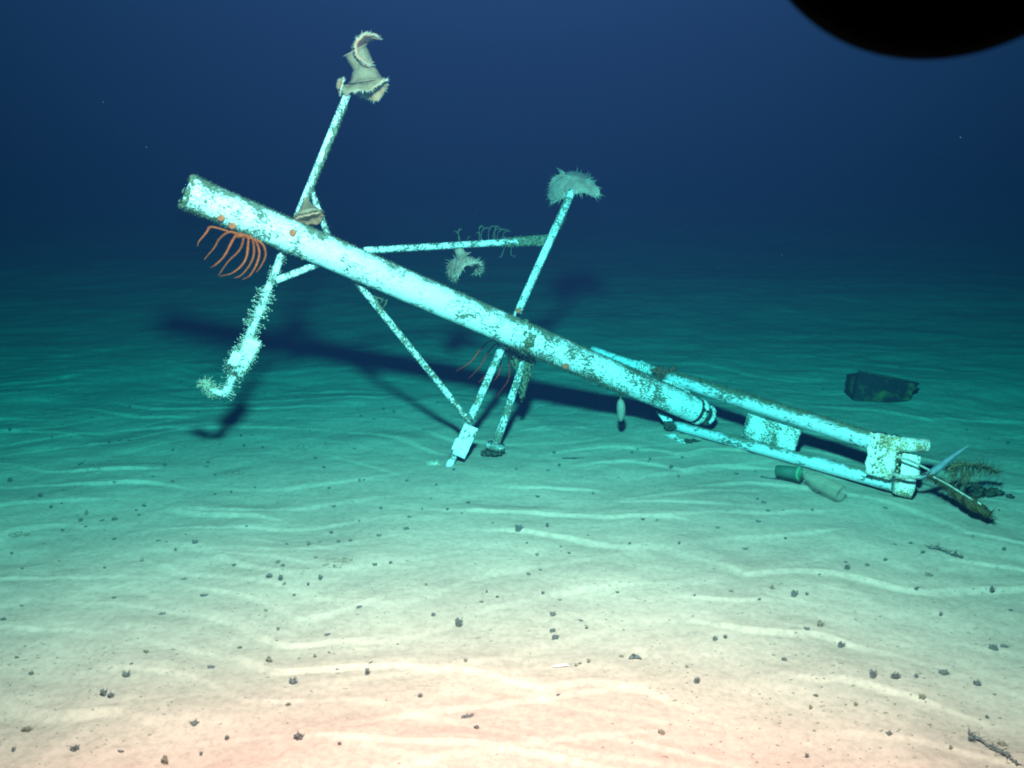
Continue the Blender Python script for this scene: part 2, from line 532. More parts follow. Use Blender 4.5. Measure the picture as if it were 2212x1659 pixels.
M0, M1 = P(400, 412, 3.32), P(1498, 884, 4.08)
MR = 0.0565
def onmast(px):
    t = (px - 400) / (1498 - 400)
    # perspective: find t whose projection has this px
    lo, hi = 0.0, 1.0
    for _ in range(30):
        mid = (lo + hi) / 2
        p = M0.lerp(M1, mid)
        q = 1106 + FPX * p.x / (p.y * math.cos(PITCH) - (p.z - CAM_H) * math.sin(PITCH))
        if q < px: lo = mid
        else: hi = mid
    return M0.lerp(M1, (lo + hi) / 2)

def fuzz(mb, p0, p1, r, n, length, thick=0.0012, ang=None, spread=math.pi, crown=False, lean=0.35, t0=0, t1=1, curl=0.0):
    """hydroid stalks rooted in a tube; ang is the direction (world vector) they favour"""
    ax = (p1 - p0).normalized()
    if ang is None:
        x, y, _ = frame_from(ax)
    else:
        x = (ang - ax * ang.dot(ax)).normalized(); y = ax.cross(x)
    for _ in range(n):
        t = random.uniform(t0, t1)
        a = random.uniform(-spread, spread) if spread >= math.pi else random.gauss(0, spread)
        d = x * math.cos(a) + y * math.sin(a)
        base = p0.lerp(p1, t) + d * r * 0.97
        dd = (d + Vector([random.gauss(0, lean) for _ in range(3)])).normalized()
        l = length * random.uniform(0.45, 1.15)
        mb.spike(base, dd, l, thick)
        if crown:
            tip = base + dd * l * 0.85
            for _k in range(4):
                cd = (dd + Vector([random.gauss(0, 0.6) for _ in range(3)])).normalized()
                mb.spike(tip, cd, l * random.uniform(0.15, 0.38), thick * 0.9)

def tube_part(name, p0, p1, r0, mat, parent=wreck, r1=None, seg=18, rough=0.015, kind=None, rings=None):
    mb = MB()
    rings = rings or max(6, int((p1 - p0).length / 0.03))
    mb.tube(p0, p1, r0, r1, seg, rings, True, rough)
    o = mb.build(name, mat, parent, axis_matrix(p0, p1))
    return o

def growth(parent, mb, name='hydroid_growth', mat=GROWTH):
    o = mb.build(name, mat, parent)
    tag(o, kind='stuff')
    return o

# main tube, hollow at its raised end
mb = MB()
ax = (M1 - M0).normalized()
rings = 110; seg = 40
mb.path([M0.lerp(M1, i / rings) for i in range(rings + 1)], [MR * (1 + 0.006 * math.sin(i * 1.7)) for i in range(rings + 1)], seg, False, 0.008)
b = len(mb.v)
mb.path([M0 + ax * 0.16, M0 + ax * 0.001], [MR * 0.88, MR * 0.88], seg, False)
for k in range(seg):     # rim
    mb.f.append((k, b + seg + (k), b + seg + (k + 1) % seg, (k + 1) % seg))
mb.f.append(tuple(b + k for k in range(seg)))
tube = mb.build('mast_tube', MAST, wreck, axis_matrix(M0, M1))
tocam = Vector((0, -1, 0.2))
UPV = Vector((0, 0, 1)); DN = Vector((0, 0, -1))
mb = MB()
fuzz(mb, M0, M1, MR, 5200, 0.010, 0.0013, UPV, 0.45, lean=0.5)
fuzz(mb, M0, M1, MR, 600, 0.010, 0.0012, Vector((0, 0.3, -1)), 0.5, lean=0.5)
fuzz(mb, M0, M1, MR, 900, 0.013, 0.0014, UPV, 1.2, lean=0.5, t0=0.10, t1=0.34)
fuzz(mb, M0, M1, MR, 520, 0.015, 0.0014, None, math.pi, lean=0.6, t0=0, t1=0.03)
fuzz(mb, M0, M1, MR, 500, 0.017, 0.0016, Vector((0, -.4, -1)), 0.55, lean=0.6, t0=0, t1=0.15)
fuzz(mb, M0, M1, MR, 1000, 0.020, 0.0016, Vector((0, -.5, -1)), 0.6, lean=0.6, t0=0.60, t1=0.84)
g = growth(tube, mb)
mb = MB()      # rim of growth round the raised end and lumps along the underside
for k in range(54):
    a = 2 * math.pi * k / 54
    x, y, _ = frame_from(ax)
    mb.lump(M0 + (x * math.cos(a) + y * math.sin(a)) * MR * 0.97 + ax * random.uniform(0, 0.012), random.uniform(0.004, 0.009), rough=0.4, seg=6, rings=4)
for k in range(60):
    t = random.uniform(0.0, 0.20); a = random.gauss(0, 0.35)
    d = (Vector((0, -0.55, -1)) + Vector((0, math.sin(a), 0))).normalized(); d = (d - ax * d.dot(ax)).normalized()
    mb.lump(M0.lerp(M1, t) + d * MR * 0.98, random.uniform(0.004, 0.010), (1, 0.7, 0.7), 0.4, 6, 4)
growth(tube, mb, 'crust')

# --- spar A (left)
SA0, SA1 = P(486, 853, 3.44), P(750, 203, 3.54)      # foot, head
sa_r = 0.0145
sparA = tube_part('spar', SA0, SA1, 0.0145, SPAR, r1=0.0130)
tag(sparA, 'spar with a white fringe of hydroids on its lower half')
mb = MB()
fuzz(mb, SA0, SA1, sa_r, 330, 0.027, 0.0013, None, math.pi, crown=True, lean=0.25, t0=0.0, t1=0.36)
fuzz(mb, SA0, SA1, sa_r, 130, 0.012, 0.0012, None, math.pi, crown=True, lean=0.3, t0=0.34, t1=0.6)
g = growth(sparA, mb, 'hydroid_fringe', WHITEHYD)
mb = MB()
fuzz(mb, SA0, SA1, 0.0135, 900, 0.011, 0.0012, Vector((1, 0, 0.2)), 0.7, lean=0.6, t0=0.45, t1=0.97)
for k in range(150):
    t = random.gauss(.76, .085)
    mb.lump(SA0.lerp(SA1, t) + Vector((random.uniform(.004, .014), -.008, 0)), random.uniform(0.003, 0.007), (0.8, 0.8, 1.8), 0.6, 6, 4)
growth(sparA, mb, 'moss')
# foot hook
mb = MB()
hk = [P(540, 812, 3.44), P(503, 822, 3.44), P(486, 853, 3.44), P(470, 846, 3.43), P(446, 842, 3.43)]
mb.path([P(486, 853, 3.437), P(476, 850, 3.43), P(462, 845, 3.43), P(444, 842, 3.43)], [0.014, 0.012, 0.010, 0.008], 8, True, 0.15)
hook = mb.build('hook', SPAR, wreck)
mb = MB()
fuzz(mb, hk[3], hk[4], 0.008, 110, 0.024, 0.0010, None, math.pi, crown=True, lean=0.4)
tuft_c = P(446, 832, 3.43)
for _ in range(95):
    d = Vector((random.gauss(-0.35, 1), random.gauss(-0.3, 1), random.gauss(0.35, 1))).normalized()
    l = random.uniform(0.018, 0.038)
    mb.spike(tuft_c + d * 0.006, d, l, 0.0014)
    for _k in range(3):
        cd = (d + Vector([random.gauss(0, 0.5) for _ in range(3)])).normalized()
        mb.spike(tuft_c + d * l * 0.85, cd, l * 0.28, 0.0009)
growth(hook, mb, 'hydroid_fringe', HYDROID)

def signed_plate(name, corners, D, t=0.012, mat=PLATE, rough=0.0006, n=8, fringe=0):
    mb = MB()
    pts = [P(x, y, d) for (x, y), d in zip(corners, D)]
    mb.quadplate(*pts, t, n, rough)
    o = mb.build(name, mat, wreck)
    if fringe:
        mb = MB()
        for i in range(4):
            a, b2 = pts[i], pts[(i + 1) % 4]
            c = sum(pts, Vector()) / 4
            for _ in range(int(fringe * (b2 - a).length / 0.1)):
                p = a.lerp(b2, random.random())
                d = ((p - c).normalized() + Vector([random.gauss(0, .25) for _ in range(3)])).normalized()
                l = random.uniform(0.010, 0.024)
                mb.spike(p, d, l, 0.0013)
                for _k in range(3):
                    mb.spike(p + d * l * .85, (d + Vector([random.gauss(0, .55) for _ in range(3)])).normalized(), l * .3, 0.0008)
        growth(o, mb, 'hydroid_fringe', WHITEHYD)
    return o
signed_plate('plate', [(533, 729), (562, 740), (523, 813), (500, 806)], [3.42] * 4, fringe=38)
signed_plate('plate', [(504, 759), (524, 766), (512, 792), (492, 785)], [3.39] * 4, fringe=30)

# --- spar B (right)
SB0, SB1 = P(968, 1011, 3.67), P(1236, 412, 4.15)
sparB = tube_part('spar', SB0, SB1, 0.0148, SPAR, r1=0.0165)
mb = MB()
fuzz(mb, SB0, SB1, 0.015, 700, 0.009, 0.0012, Vector((1, 0, 0)), 1.2, lean=0.5, t0=0.55, t1=0.98)
fuzz(mb, SB0, SB1, 0.015, 200, 0.014, 0.0013, Vector((1, 0, 0)), 0.8, lean=0.6, t0=0.86, t1=0.92)
growth(sparB, mb, 'moss')
signed_plate('plate', [(1003, 915), (1033, 926), (1004, 991), (977, 980)], [3.70, 3.70, 3.67, 3.67], 0.012)
signed_plate('plate', [(985, 945), (1002, 950), (992, 975), (975, 970)], [3.68] * 4, 0.012)

# --- braces meeting on the back of the mast
hub = P(735, 553, 3.61)
junA = P(670, 405, 3.515)
b1 = tube_part('brace', junA, P(722, 545, 3.54), 0.0105, SPAR_MOSSY)
b2 = tube_part('brace', P(596, 606, 3.465), P(712, 560, 3.53), 0.0125, SPAR)
b3 = tube_part('crossbar', P(786, 541, 3.66), P(1187, 518, 4.08), 0.0125, SPAR, r1=0.0135)
b4 = tube_part('brace', P(764, 600, 3.58), P(1016, 912, 3.74), 0.0125, SPAR_MOSSY)
for o_, a, c, n in ((b1, junA, P(722, 545, 3.54), 260), (b2, P(596, 606, 3.465), P(712, 560, 3.53), 150), (b4, P(764, 600, 3.58), P(1016, 912, 3.74), 700)):
    mb = MB(); fuzz(mb, a, c, 0.011, n, 0.008, 0.0011, None, math.pi, lean=0.5); growth(o_, mb, 'moss')
mb = MB()
X0, X1 = P(786, 541, 3.66), P(1187, 518, 4.08)
fuzz(mb, X0, X1, 0.0125, 500, 0.009, 0.0011, DN, 0.8, lean=0.5)
fuzz(mb, X0, X1, 0.0125, 200, 0.006, 0.0011, UPV, 0.8, lean=0.5, t0=0.1, t1=0.6)
fuzz(mb, X0, X1, 0.018, 700, 0.012, 0.0013, None, math.pi, lean=0.6, t0=0.72, t1=1)
for k in range(420):                     # thick mat towards the right end
    t = 1 - abs(random.gauss(0, 0.15))
    w = 0.007 + 0.010 * max(0, t - 0.55) / 0.45
    mb.lump(X0.lerp(X1, t) + Vector((0, random.uniform(-w, w), random.uniform(-w, w * .9))), w * random.uniform(0.35, 0.7), (1.4, 0.9, 0.9), 0.6, 6, 4)
growth(b3, mb, 'moss')
mb = MB()                                # curling filaments above the bar
for (px, py, h, c) in ((992, 525, 30, 8), (995, 523, 24, -10), (1036, 522, 34, 12), (1042, 522, 20, -9), (1056, 520, 32, 20), (1066, 520, 26, 24),
                       (1075, 518, 22, 26), (1088, 517, 18, 18), (1040, 520, 28, 24), (1070, 519, 30, 12), (1090, 533, -22, -8), (1105, 534, -20, 12), (1012, 524, 12, 8)):
    pts = []
    D = 3.66 + 0.42 * (px - 786) / 400
    for i in range(9):
        a = i / 8
        pts.append(P(px - 4 * math.sin(a * 2.2) + c * a * a, py - h * math.sin(a * 1.9), D + 0.01 * math.sin(i)))
    mb.path(pts, [0.0013] * 9, 4)
    for i in (5, 6, 7, 8):
        for _k in range(2):
            mb.spike(pts[i], Vector([random.gauss(0, 1) for _ in range(3)]), 0.009, 0.0009)
growth(b3, mb, 'filaments', GROWTH)
mb = MB()   # hanging web of growth between brace and mast
for (a, c) in (((800, 625), (822, 668)), ((830, 632), (818, 660)), ((815, 628), (826, 655)), ((838, 640), (822, 672)), ((806, 640), (832, 650))):
    mb.path([P(a[0], a[1], 3.64), P((a[0] + c[0]) / 2 + 3, (a[1] + c[1]) / 2, 3.65), P(c[0], c[1], 3.66)], [0.002, 0.003, 0.002], 5, True, 0.4)
fuzz(mb, P(775, 615, 3.65), P(822, 672, 3.68), 0.008, 150, 0.012, 0.0013, Vector((1, 0, 0)), 0.6)
growth(b4, mb, 'filaments', GROWTH)

# --- strut C standing in front of the mast with a disc foot
SC0, SC1 = P(1072, 958, 3.80), P(1144, 742, 3.92)
strut = tube_part('strut', SC0, SC1, 0.0165, SPAR_MOSSY, r1=0.0135)
mb = MB()
mb.path([P(1071, 961, 3.80) + Vector((0, 0, 0.004)), P(1069, 968, 3.80)], [0.038, 0.038], 20, True, 0.03)
disc = mb.build('foot_disc', SPAR_MOSSY, strut)
mb = MB()
fc = P(1066, 974, 3.80)
for k in range(60):
    mb.lump(fc + Vector((random.gauss(0, .018), random.gauss(0, .012), random.uniform(-.014, .004))), random.uniform(.005, .012), (1.2, 1, .7), .5, 6, 4)
for _ in range(120):
    mb.spike(fc + Vector((random.gauss(0, .02), 0, random.uniform(-.015, 0))), Vector((random.gauss(0, 1), random.gauss(0, 1), random.gauss(0, .5))), .018, .0012)
growth(strut, mb, 'foot_growth', DARKGROWTH)
mb = MB()
for (xa, ya, xb, yb, w, n_) in ((1142, 745, 1100, 752, 8, 190), (1120, 748, 1126, 806, 13, 330), (1142, 755, 1134, 830, 8, 220), (1134, 800, 1126, 862, 6, 110)):
    for k in range(n_):
        t = random.random(); t2 = 1 - t * t * .9
        c = P(xa + (xb - xa) * t + random.gauss(0, w * t2), ya + (yb - ya) * t + random.gauss(0, 4), 3.885 + random.uniform(0.0, 0.06))
        mb.lump(c, random.uniform(.0035, .0085), (1, .8, 1.3), .6, 6, 4)
        for _ in range(3):
            mb.spike(c, Vector((random.gauss(.3, 1), random.gauss(0, 1), random.gauss(-.6, 1))), random.uniform(.008, .018), .0011)
growth(strut, mb, 'strut_growth', GROWTH)

# --- clamp where the strut meets the mast
def collar(name, c, axis, r, w, mat, parent=wreck, rough=0.02):
    mb = MB(); a = axis.normalized()
    mb.path([c - a * w, c - a * w * .98, c + a * w * .98, c + a * w], [r * .9, r, r, r * .9], 30, True, rough)
    return mb.build(name, mat, parent, axis_matrix(c - a * w, c + a * w))
mb = MB()
oc = onmast(1136)
for k in range(150):     # mossy clamp band round the mast
    a = random.uniform(0, 2 * math.pi); x, y, _ = frame_from(ax)
    d = x * math.cos(a) + y * math.sin(a)
    if d.z > .35 and random.random() < .7: continue
    mb.lump(oc + d * (MR + random.uniform(-.002, .004)) + ax * random.gauss(-.02 * d.z - .01, .010), random.uniform(.004, .009), (1, 1, 1), .5, 6, 4)
for k in range(420):
    a = random.uniform(0, 2 * math.pi); x, y, _ = frame_from(ax)
    d = x * math.cos(a) + y * math.sin(a)
    if d.z > .2: continue
    mb.spike(oc + d * MR + ax * random.gauss(-.02, .028), (d + Vector([random.gauss(0, .6) for _ in range(3)])), random.uniform(.008, .022), .0014)
growth(wreck, mb, 'mossy_band', GROWTH)

# --- pivot at the low end of the mast
PE = M1
c1 = collar('collar', PE + ax * 0.006, ax, MR * 0.96, 0.012, DARKGROWTH)
c2 = collar('collar', PE + ax * 0.034, ax, MR * 1.02, 0.011, FLAKY)
c3 = collar('shaft', PE + ax * 0.058, ax, MR * 0.6, 0.03, DARKGROWTH)
c4 = collar('collar', PE + ax * 0.086, ax, MR * 0.80, 0.006, FLAKY)
mb = MB(); mb.path([P(1527, 905, 4.0), P(1524, 918, 3.98)], [0.009, 0.011], 10, True); mb.build('bolt', IRON, wreck)
mb = MB(); mb.path([P(1524, 876, 4.0), P(1530, 886, 3.99)], [0.008, 0.007], 10, True, .1); mb.build('bolt', FLAKY, wreck)

# --- base frame: two rails one above the other, plates between
def railD(px): return 4.16 - (px - 1452) * (4.16 - 3.36) / (1975 - 1452)
U0, U1, U2 = P(1278, 757, 4.46), P(1425, 806, railD(1425) + .05), P(1930, 968, railD(1930))
up_back = tube_part('rail', U0, P(1380, 792, 4.33), 0.0210, RAIL, r1=0.0235)
stub = tube_part('rail_coupling', P(1386, 792, 4.31), P(1415, 803, 4.27), 0.0275, FLAKY, r1=0.020)
flange = collar('flange', P(1383, 792, 4.32), P(1415, 803, 4.27) - P(1386, 792, 4.31), 0.030, 0.004, RAIL)
upper = tube_part('rail', P(1444, 815, 4.19), U2, 0.0265, RAIL, r1=0.0340, seg=24)
lower = tube_part('rail', P(1458, 919, 4.14), P(1962, 1054, railD(1962)), 0.0205, RAIL, r1=0.0300, seg=24)
mb = MB()
fuzz(mb, P(1444, 815, 4.19), U2, 0.030, 3600, 0.015, 0.0014, UPV, 0.55, lean=0.6)
growth(upper, mb, 'hydroid_growth')
mb = MB()
fuzz(mb, P(1458, 919, 4.14), P(1962, 1054, railD(1962)), 0.0215, 900, 0.008, 0.0014, UPV, 0.6, lean=0.6)
growth(lower, mb, 'hydroid_growth')
mb = MB(); mb.quadplate(P(1416, 888, 4.12), P(1452, 905, 4.12), P(1452, 922, 4.12), P(1438, 916, 4.12), 0.008, 4, 0.0005)
mb.build('gusset', PLATE, wreck)
mb = MB(); mb.quadplate(P(1430, 820, 4.14), P(1478, 830, 4.12), P(1496, 858, 4.11), P(1470, 842, 4.12), 0.02, 5, 0.002)
mb.build('bracket', FLAKY, wreck)
mb = MB()
for k in range(40):
    mb.lump(P(1478 + random.gauss(0, 5), 832 + random.gauss(0, 6), 4.12), random.uniform(.004, .010), (1, 1, 1), .5, 6, 4)
    mb.lump(P(1446 + random.gauss(0, 7), 918 + random.gauss(0, 5), 4.11), random.uniform(.004, .009), (1, 1, 1), .5, 6, 4)
growth(wreck, mb, 'crust', DARKGROWTH)
# plate between the rails
signed_plate('web_plate', [(1617, 893), (1731, 928), (1716, 976), (1602, 943)], [3.93, 3.74, 3.75, 3.94], 0.016, FLAKY, 0.0012, 10)
# end plates with the notch
signed_plate('end_plate', [(1884, 934), (1944, 944), (1928, 1035), (1870, 1020)], [3.44, 3.38, 3.37, 3.43], 0.040, ENDP, 0.0030, 8)
signed_plate('end_plate', [(1948, 978), (1986, 984), (1984, 1034), (1944, 1026)], [3.39, 3.37, 3.36, 3.38], 0.036, ENDP, 0.0030, 6)
signed_plate('notch_cover', [(1926, 975), (1952, 980), (1944, 1028), (1916, 1020)], [3.425] * 4, 0.010, GROWTH, 0.001, 4)
mb = MB(); mb.path([P(1918, 958, 3.40), P(1950, 960, 3.39), P(2006, 963, 3.37)], [0.029, 0.032, 0.030], 14, True, .04, 0.8)
mb.build('rail_end', ENDP, wreck)
mb = MB(); mb.path([P(1935, 1046, 3.35), P(1950, 1050, 3.35), P(1972, 1056, 3.34)], [0.034, 0.037, 0.036], 14, True, .03)
mb.build('rail_end', ENDP, wreck)
mb = MB()
for k in range(150):
    t = random.random()
    mb.lump(P(1885 + 60 * t + random.gauss(0, 4), 940 + 10 * t + random.uniform(-4, 80), 3.385 - .02 * t), random.uniform(.002, .0055), (1, 1, 1), .5, 6, 4)
growth(wreck, mb, 'crust', organic('yellow_crust', (0.22, 0.17, 0.05), (0.70, 0.66, 0.50), 70))

# ------------------------------------------------------------------ cables and rope at the right end
def rope_thing(name, pts, r, mat, label, cat, frays=0, fray_len=0.05, fmat=None, strands=0, group=None):
    r_ = r if hasattr(r, '__len__') else [r] * len(pts)
    # smooth the path
    sp = []; sr = []
    for i in range(len(pts) - 1):
        p0 = pts[max(i - 1, 0)]; p1 = pts[i]; p2 = pts[i + 1]; p3 = pts[min(i + 2, len(pts) - 1)]
        for k in range(6):
            t = k / 6
            sp.append(0.5 * ((2 * p1) + (p2 - p0) * t + (2 * p0 - 5 * p1 + 4 * p2 - p3) * t * t + (3 * p1 - p0 - 3 * p2 + p3) * t ** 3))
            sr.append(r_[i] * (1 - t) + r_[i + 1] * t)
    sp.append(pts[-1]); sr.append(r_[-1])
    root = empty(name, pts[0]); tag(root, label, cat, group)
    mb = MB(); mb.path(sp, sr, 10, True, 0.10 if frays else 0.02)
    mb.build('core', mat, root)
    if strands:
        for s_ in range(strands):
            mb = MB(); q = []
            for i, p in enumerate(sp):
                a = i * 0.55 + s_ * 2 * math.pi / strands
                d = (sp[min(i + 1, len(sp) - 1)] - sp[max(i - 1, 0)])
                x, y, _ = frame_from(d)
                q.append(p + (x * math.cos(a) + y * math.sin(a)) * sr[i] * 0.85)
            mb.path(q, [x_ * 0.45 for x_ in sr], 6)
            mb.build('strand', fmat or mat, root)
    if frays:
        mb = MB()
        for _ in range(frays):
            i = random.randrange(len(sp))
            d = Vector((random.gauss(0, 1), random.gauss(0, .6), random.gauss(-.3, .8))).normalized()
            l = fray_len * random.uniform(.3, 1)
            mb.spike(sp[i], d, l, 0.0016)
        tag(mb.build('frayed_fibre', fmat or mat, root), kind='stuff')
    return root

rope_thing('cable', [P(1936, 986, 3.32), P(1960, 993, 3.30), P(1985, 1004, 3.29), P(2012, 1018, 3.27)], [.005, .0045, .004, .003], CABLE,
           'short pale cable reaching down from the upper notch of the white end plate', 'cable')
rope_thing('cable', [P(1930, 1024, 3.30), P(1950, 1030, 3.27), P(1985, 1030, 3.25), P(2015, 1022, 3.25)], [.007, .007, .006, .005], CABLE,
           'pale double cable curving across the lower white rail end', 'cable')
# blade like strap
mb = MB()
st = [P(1962, 1031, 3.27), P(1992, 1030, 3.25), P(2020, 1016, 3.25), P(2050, 992, 3.27), P(2078, 972, 3.28), P(2094, 962, 3.29)]
mb.path(spline(st, 5), [x_ for x_ in np.interp(np.linspace(0, 5, 26), range(6), [.003, .011, .0155, .011, .006, .0015])], 10, True, 0.03, 0.8)
o = mb.build('strap', BLADE); tag(o, 'blue grey pointed strap rising to the right from the white rail end', 'strap')
rope_thing('frayed_rope', [P(2002, 1026, 3.24), P(2030, 1040, 3.22), P(2066, 1066, 3.17), P(2100, 1088, 3.12), P(2138, 1112, 3.07)], [.006, .010, .015, .020, .010], ROPEDARK,
           'thick dark frayed rope trailing down to the right onto the sand', 'rope', 520, .042, ROPEDARK, 3)
rope_thing('pale_twine', [P(2016, 1030, 3.22), P(2050, 1048, 3.18), P(2088, 1072, 3.13), P(2120, 1090, 3.09)], .0032, CABLE,
           'thin pale twine lying along the thick dark rope', 'twine')
rope_thing('net_rope', [P(2045, 1014, 3.30), P(2066, 1005, 3.31), P(2100, 1003, 3.33), P(2130, 1008, 3.36), P(2152, 1020, 3.38)], [.005, .005, .004, .004, .003], ROPE,
           'thin yellow-brown rope arching to the right with loose fibres hanging from it', 'rope', 300, .05, ROPE)
mb = MB()
for k in range(34):   # drooping net fibres
    t = random.random(); a = P(2050 + 70 * t, 1008 + random.uniform(-4, 4), 3.31 + .05 * t)
    c = P(2030 + 70 * t + random.gauss(0, 8), 1030 + random.uniform(8, 34), 3.25 + .05 * t)
    m_ = a.lerp(c, .5) + Vector((random.uniform(.005, .02), 0, .008))
    mb.path([a, m_, c], [.0012, .0014, .0008], 4)
o = mb.build('net_scrap', ROPE); tag(o, 'torn brown net scrap hanging between the thin rope and the dark rope', 'net')
mb = MB()
bc = on_ground(2128, 1072)
for k in range(26):
    mb.lump(bc + Vector((random.gauss(0.0, .035), random.gauss(.0, .015), random.uniform(.004, .026))), random.uniform(.008, .014), (1.5, 1, .7), .5, 7, 5)
o = mb.build('dark_rock', IRON); tag(o, 'low black lump on the sand right of the frayed rope', 'rock')

# ------------------------------------------------------------------ grey oval sponge below the mast
mb = MB()
sc_ = P(1340, 886, 3.93)
n = 16; pts = []; rr = []
for i in range(n + 1):
    t = i / n
    pts.append(P(1340 + 1.5 * math.sin(t * 3), 861 + 50 * t, 3.93)); rr.append(0.001 + 0.0245 * math.sqrt(max(0, 1 - (2 * t - 1) ** 2)) * (1.12 - .18 * t))
mb.path(pts, rr, 18, True, 0.02, 0.7)
root = empty('oval_sponge', P(1340, 855, 3.95)); tag(root, 'smooth grey oval sponge hanging just under the white mast', 'sponge')
mb.build('body', SPONGE, root)
mb = MB(); mb.path([P(1342, 846, 3.98), P(1341, 855, 3.95), P(1340, 863, 3.93)], [.0025, .0025, .004], 6); mb.build('stalk', GROWTH, root)

# ------------------------------------------------------------------ dark canister far right
G0 = on_ground(1838, 866).y
cor = [P(1856, 802, G0 + .05), P(1984, 829, G0 + .06), P(1958, 876, G0 - .05), P(1844, 863, G0 + .0)]
mb = MB(); mb.quadplate(*cor, .13, 9, .0035)
back = (cor[1] - cor[0]).cross(cor[3] - cor[0]).normalized()
if back.y < 0: back = -back
mb.v = [v + back * .065 for v in mb.v]
root = empty('rusty_box', on_ground(1905, 872)); tag(root, 'dark rust-patched metal box half sunk in the sand behind the rails', 'box')
mb.build('shell', RUST, root, Matrix.Translation(sum(cor, Vector()) / 4), smooth=False)
for (a_, b_) in ((0, 1), (3, 2)):
    mb = MB(); mb.path([cor[a_] + (cor[b_] - cor[a_]) * -.01 - back * .002, cor[b_] - back * .002], [.006, .006], 8, True, .2); mb.build('edge_strip', IRON, root)

# ------------------------------------------------------------------ green cup and silted bottle under the lower rail
def lathe_path(mb, p0, p1, prof, seg=22):
    d = p1 - p0
    mb.path([p0 + d * t for t, r in prof], [r for t, r in prof], seg, False)
a0, a1 = P(1678, 1016, 3.50), P(1728, 1023, 3.44)
root = empty('green_cup', on_ground(1704, 1036)); tag(root, 'green plastic cup lying on its side under the lower white rail', 'cup')
mb = MB(); lathe_path(mb, a0, a1, [(0, .001), (0.001, .019), (.05, .021), (.25, .022), (.98, .0255), (.97, .0235), (.1, .019), (.1, .001)]); mb.build('wall', GREEN, root)
mb = MB(); lathe_path(mb, a0, a1, [(.955, .0262), (.96, .0275), (1.0, .0275), (1.0, .0255)]); mb.build('rim', GREENRIM, root)
mb = MB()
for k in range(5):
    mb.lump(on_ground(1650 + k * 7, 1032 + k) + Vector((0, 0, .001)), random.uniform(.004, .009), (1.3, 1, .6), .6, 7, 5)
o = mb.build('sand_clod', TUFTM); tag(o, 'low dark clod of debris at the closed end of the green cup', 'debris')
b0, b1_ = P(1738, 1026, 3.43), P(1817, 1066, 3.30)
root = empty('glass_bottle', on_ground(1780, 1062)); tag(root, 'silted clear glass bottle lying between the green cup and the rail end', 'bottle')
mb = MB(); lathe_path(mb, b0, b1_, [(0, .001), (0.01, .014), (.12, .016), (.22, .024), (.38, .029), (.95, .031), (1.0, .028)]); mb.build('body', GLASS, root)
mb = MB(); lathe_path(mb, b0, b1_, [(.93, .0318), (.93, .033), (1.0, .033), (1.03, .029), (1.0, .02), (.97, .019), (.97, .001)]); mb.build('base', IRON, root)

# white broken bits under the left end of the lower rail
def bits(name, spec, label, cat, mat):
    mb = MB()
    for (x, y, s) in spec:
        p = on_ground(x, y) + Vector((0, 0, s * .4))
        mb.lump(p, s, (1.5, .8, .6), .6, 8, 5)
    o = mb.build(name, mat, smooth=False); return tag(o, label, cat)
bits('paint_flake', [(1450, 944, .012), (1460, 949, .010), (1470, 955, .010), (1466, 952, .007), (1477, 957, .006)], 'white flake of broken paint beneath the left end of the lower rail', 'flake', PLATE)
for (x_, y_, s_, l_) in ((1486, 957, .016, 'dark iron scrap beside the white flake below the lower rail'), (1500, 954, .011, 'smaller dark iron scrap right of the other scrap below the lower rail'), (1478, 936, .013, 'dark lump under the very end of the lower rail')):
    mb = MB(); mb.lump(on_ground(x_, y_) + Vector((0, 0, s_ * .4)), s_, (1.5, .8, .7), .6, 9, 6)
    tag(mb.build('iron_scrap', IRON, smooth=False), l_, 'scrap')

# ------------------------------------------------------------------ brisingid sea stars with orange arms
def Q(o, f): return lambda x, y: ((o[0] + x / f) / 1.38889, (o[1] + y / f) / 1.38889)
def seastar(centre, arms, rad, mat, label, D):
    c = P(*centre, D)
    root = empty('brisingid_sea_star', c); tag(root, label, 'sea star')
    mb = MB(); mb.lump(c, rad * 2.8, (1.3, 1, .6), .15, 12, 7); mb.build('disc', mat, root)
    for k, arm in enumerate(arms):
        bulge = [0, -.035, -.05, -.05, -.035][:len(arm)]
        side = (-1) ** k * 0.35 + (k - len(arms) / 2) * 0.02
        pts = [c] + [P(x, y, D + 0.0 + (b * (1 if side > 0 else -.6))) for (x, y), b in zip(arm, [0] + bulge[1:] + [-.03] * 3)]
        sp = spline(pts, 7); n = len(sp)
        rr = [rad * random.choice((.85, .95)) * (0.50 + 0.50 * min(1, i / n * 3.0)) * (1 - (i / n) ** 1.6 * .86) for i in range(n)]
        wob = random.uniform(0, 9); sp = [p + Vector((math.sin(i * .45 + wob), 0, math.cos(i * .37 + wob * 2))) * .0022 * min(1, i / 6) for i, p in enumerate(sp)]
        mb = MB(); mb.path(sp, rr, 8, True, 0.10)
        for i in range(2, n - 1):
            for _ in range(5):
                d = Vector([random.gauss(0, 1) for _ in range(3)]).normalized()
                mb.spike(sp[i].lerp(sp[i + 1], random.random()), d, rr[i] * random.uniform(1.6, 2.4), .0007)
        mb.build('arm', mat, root)

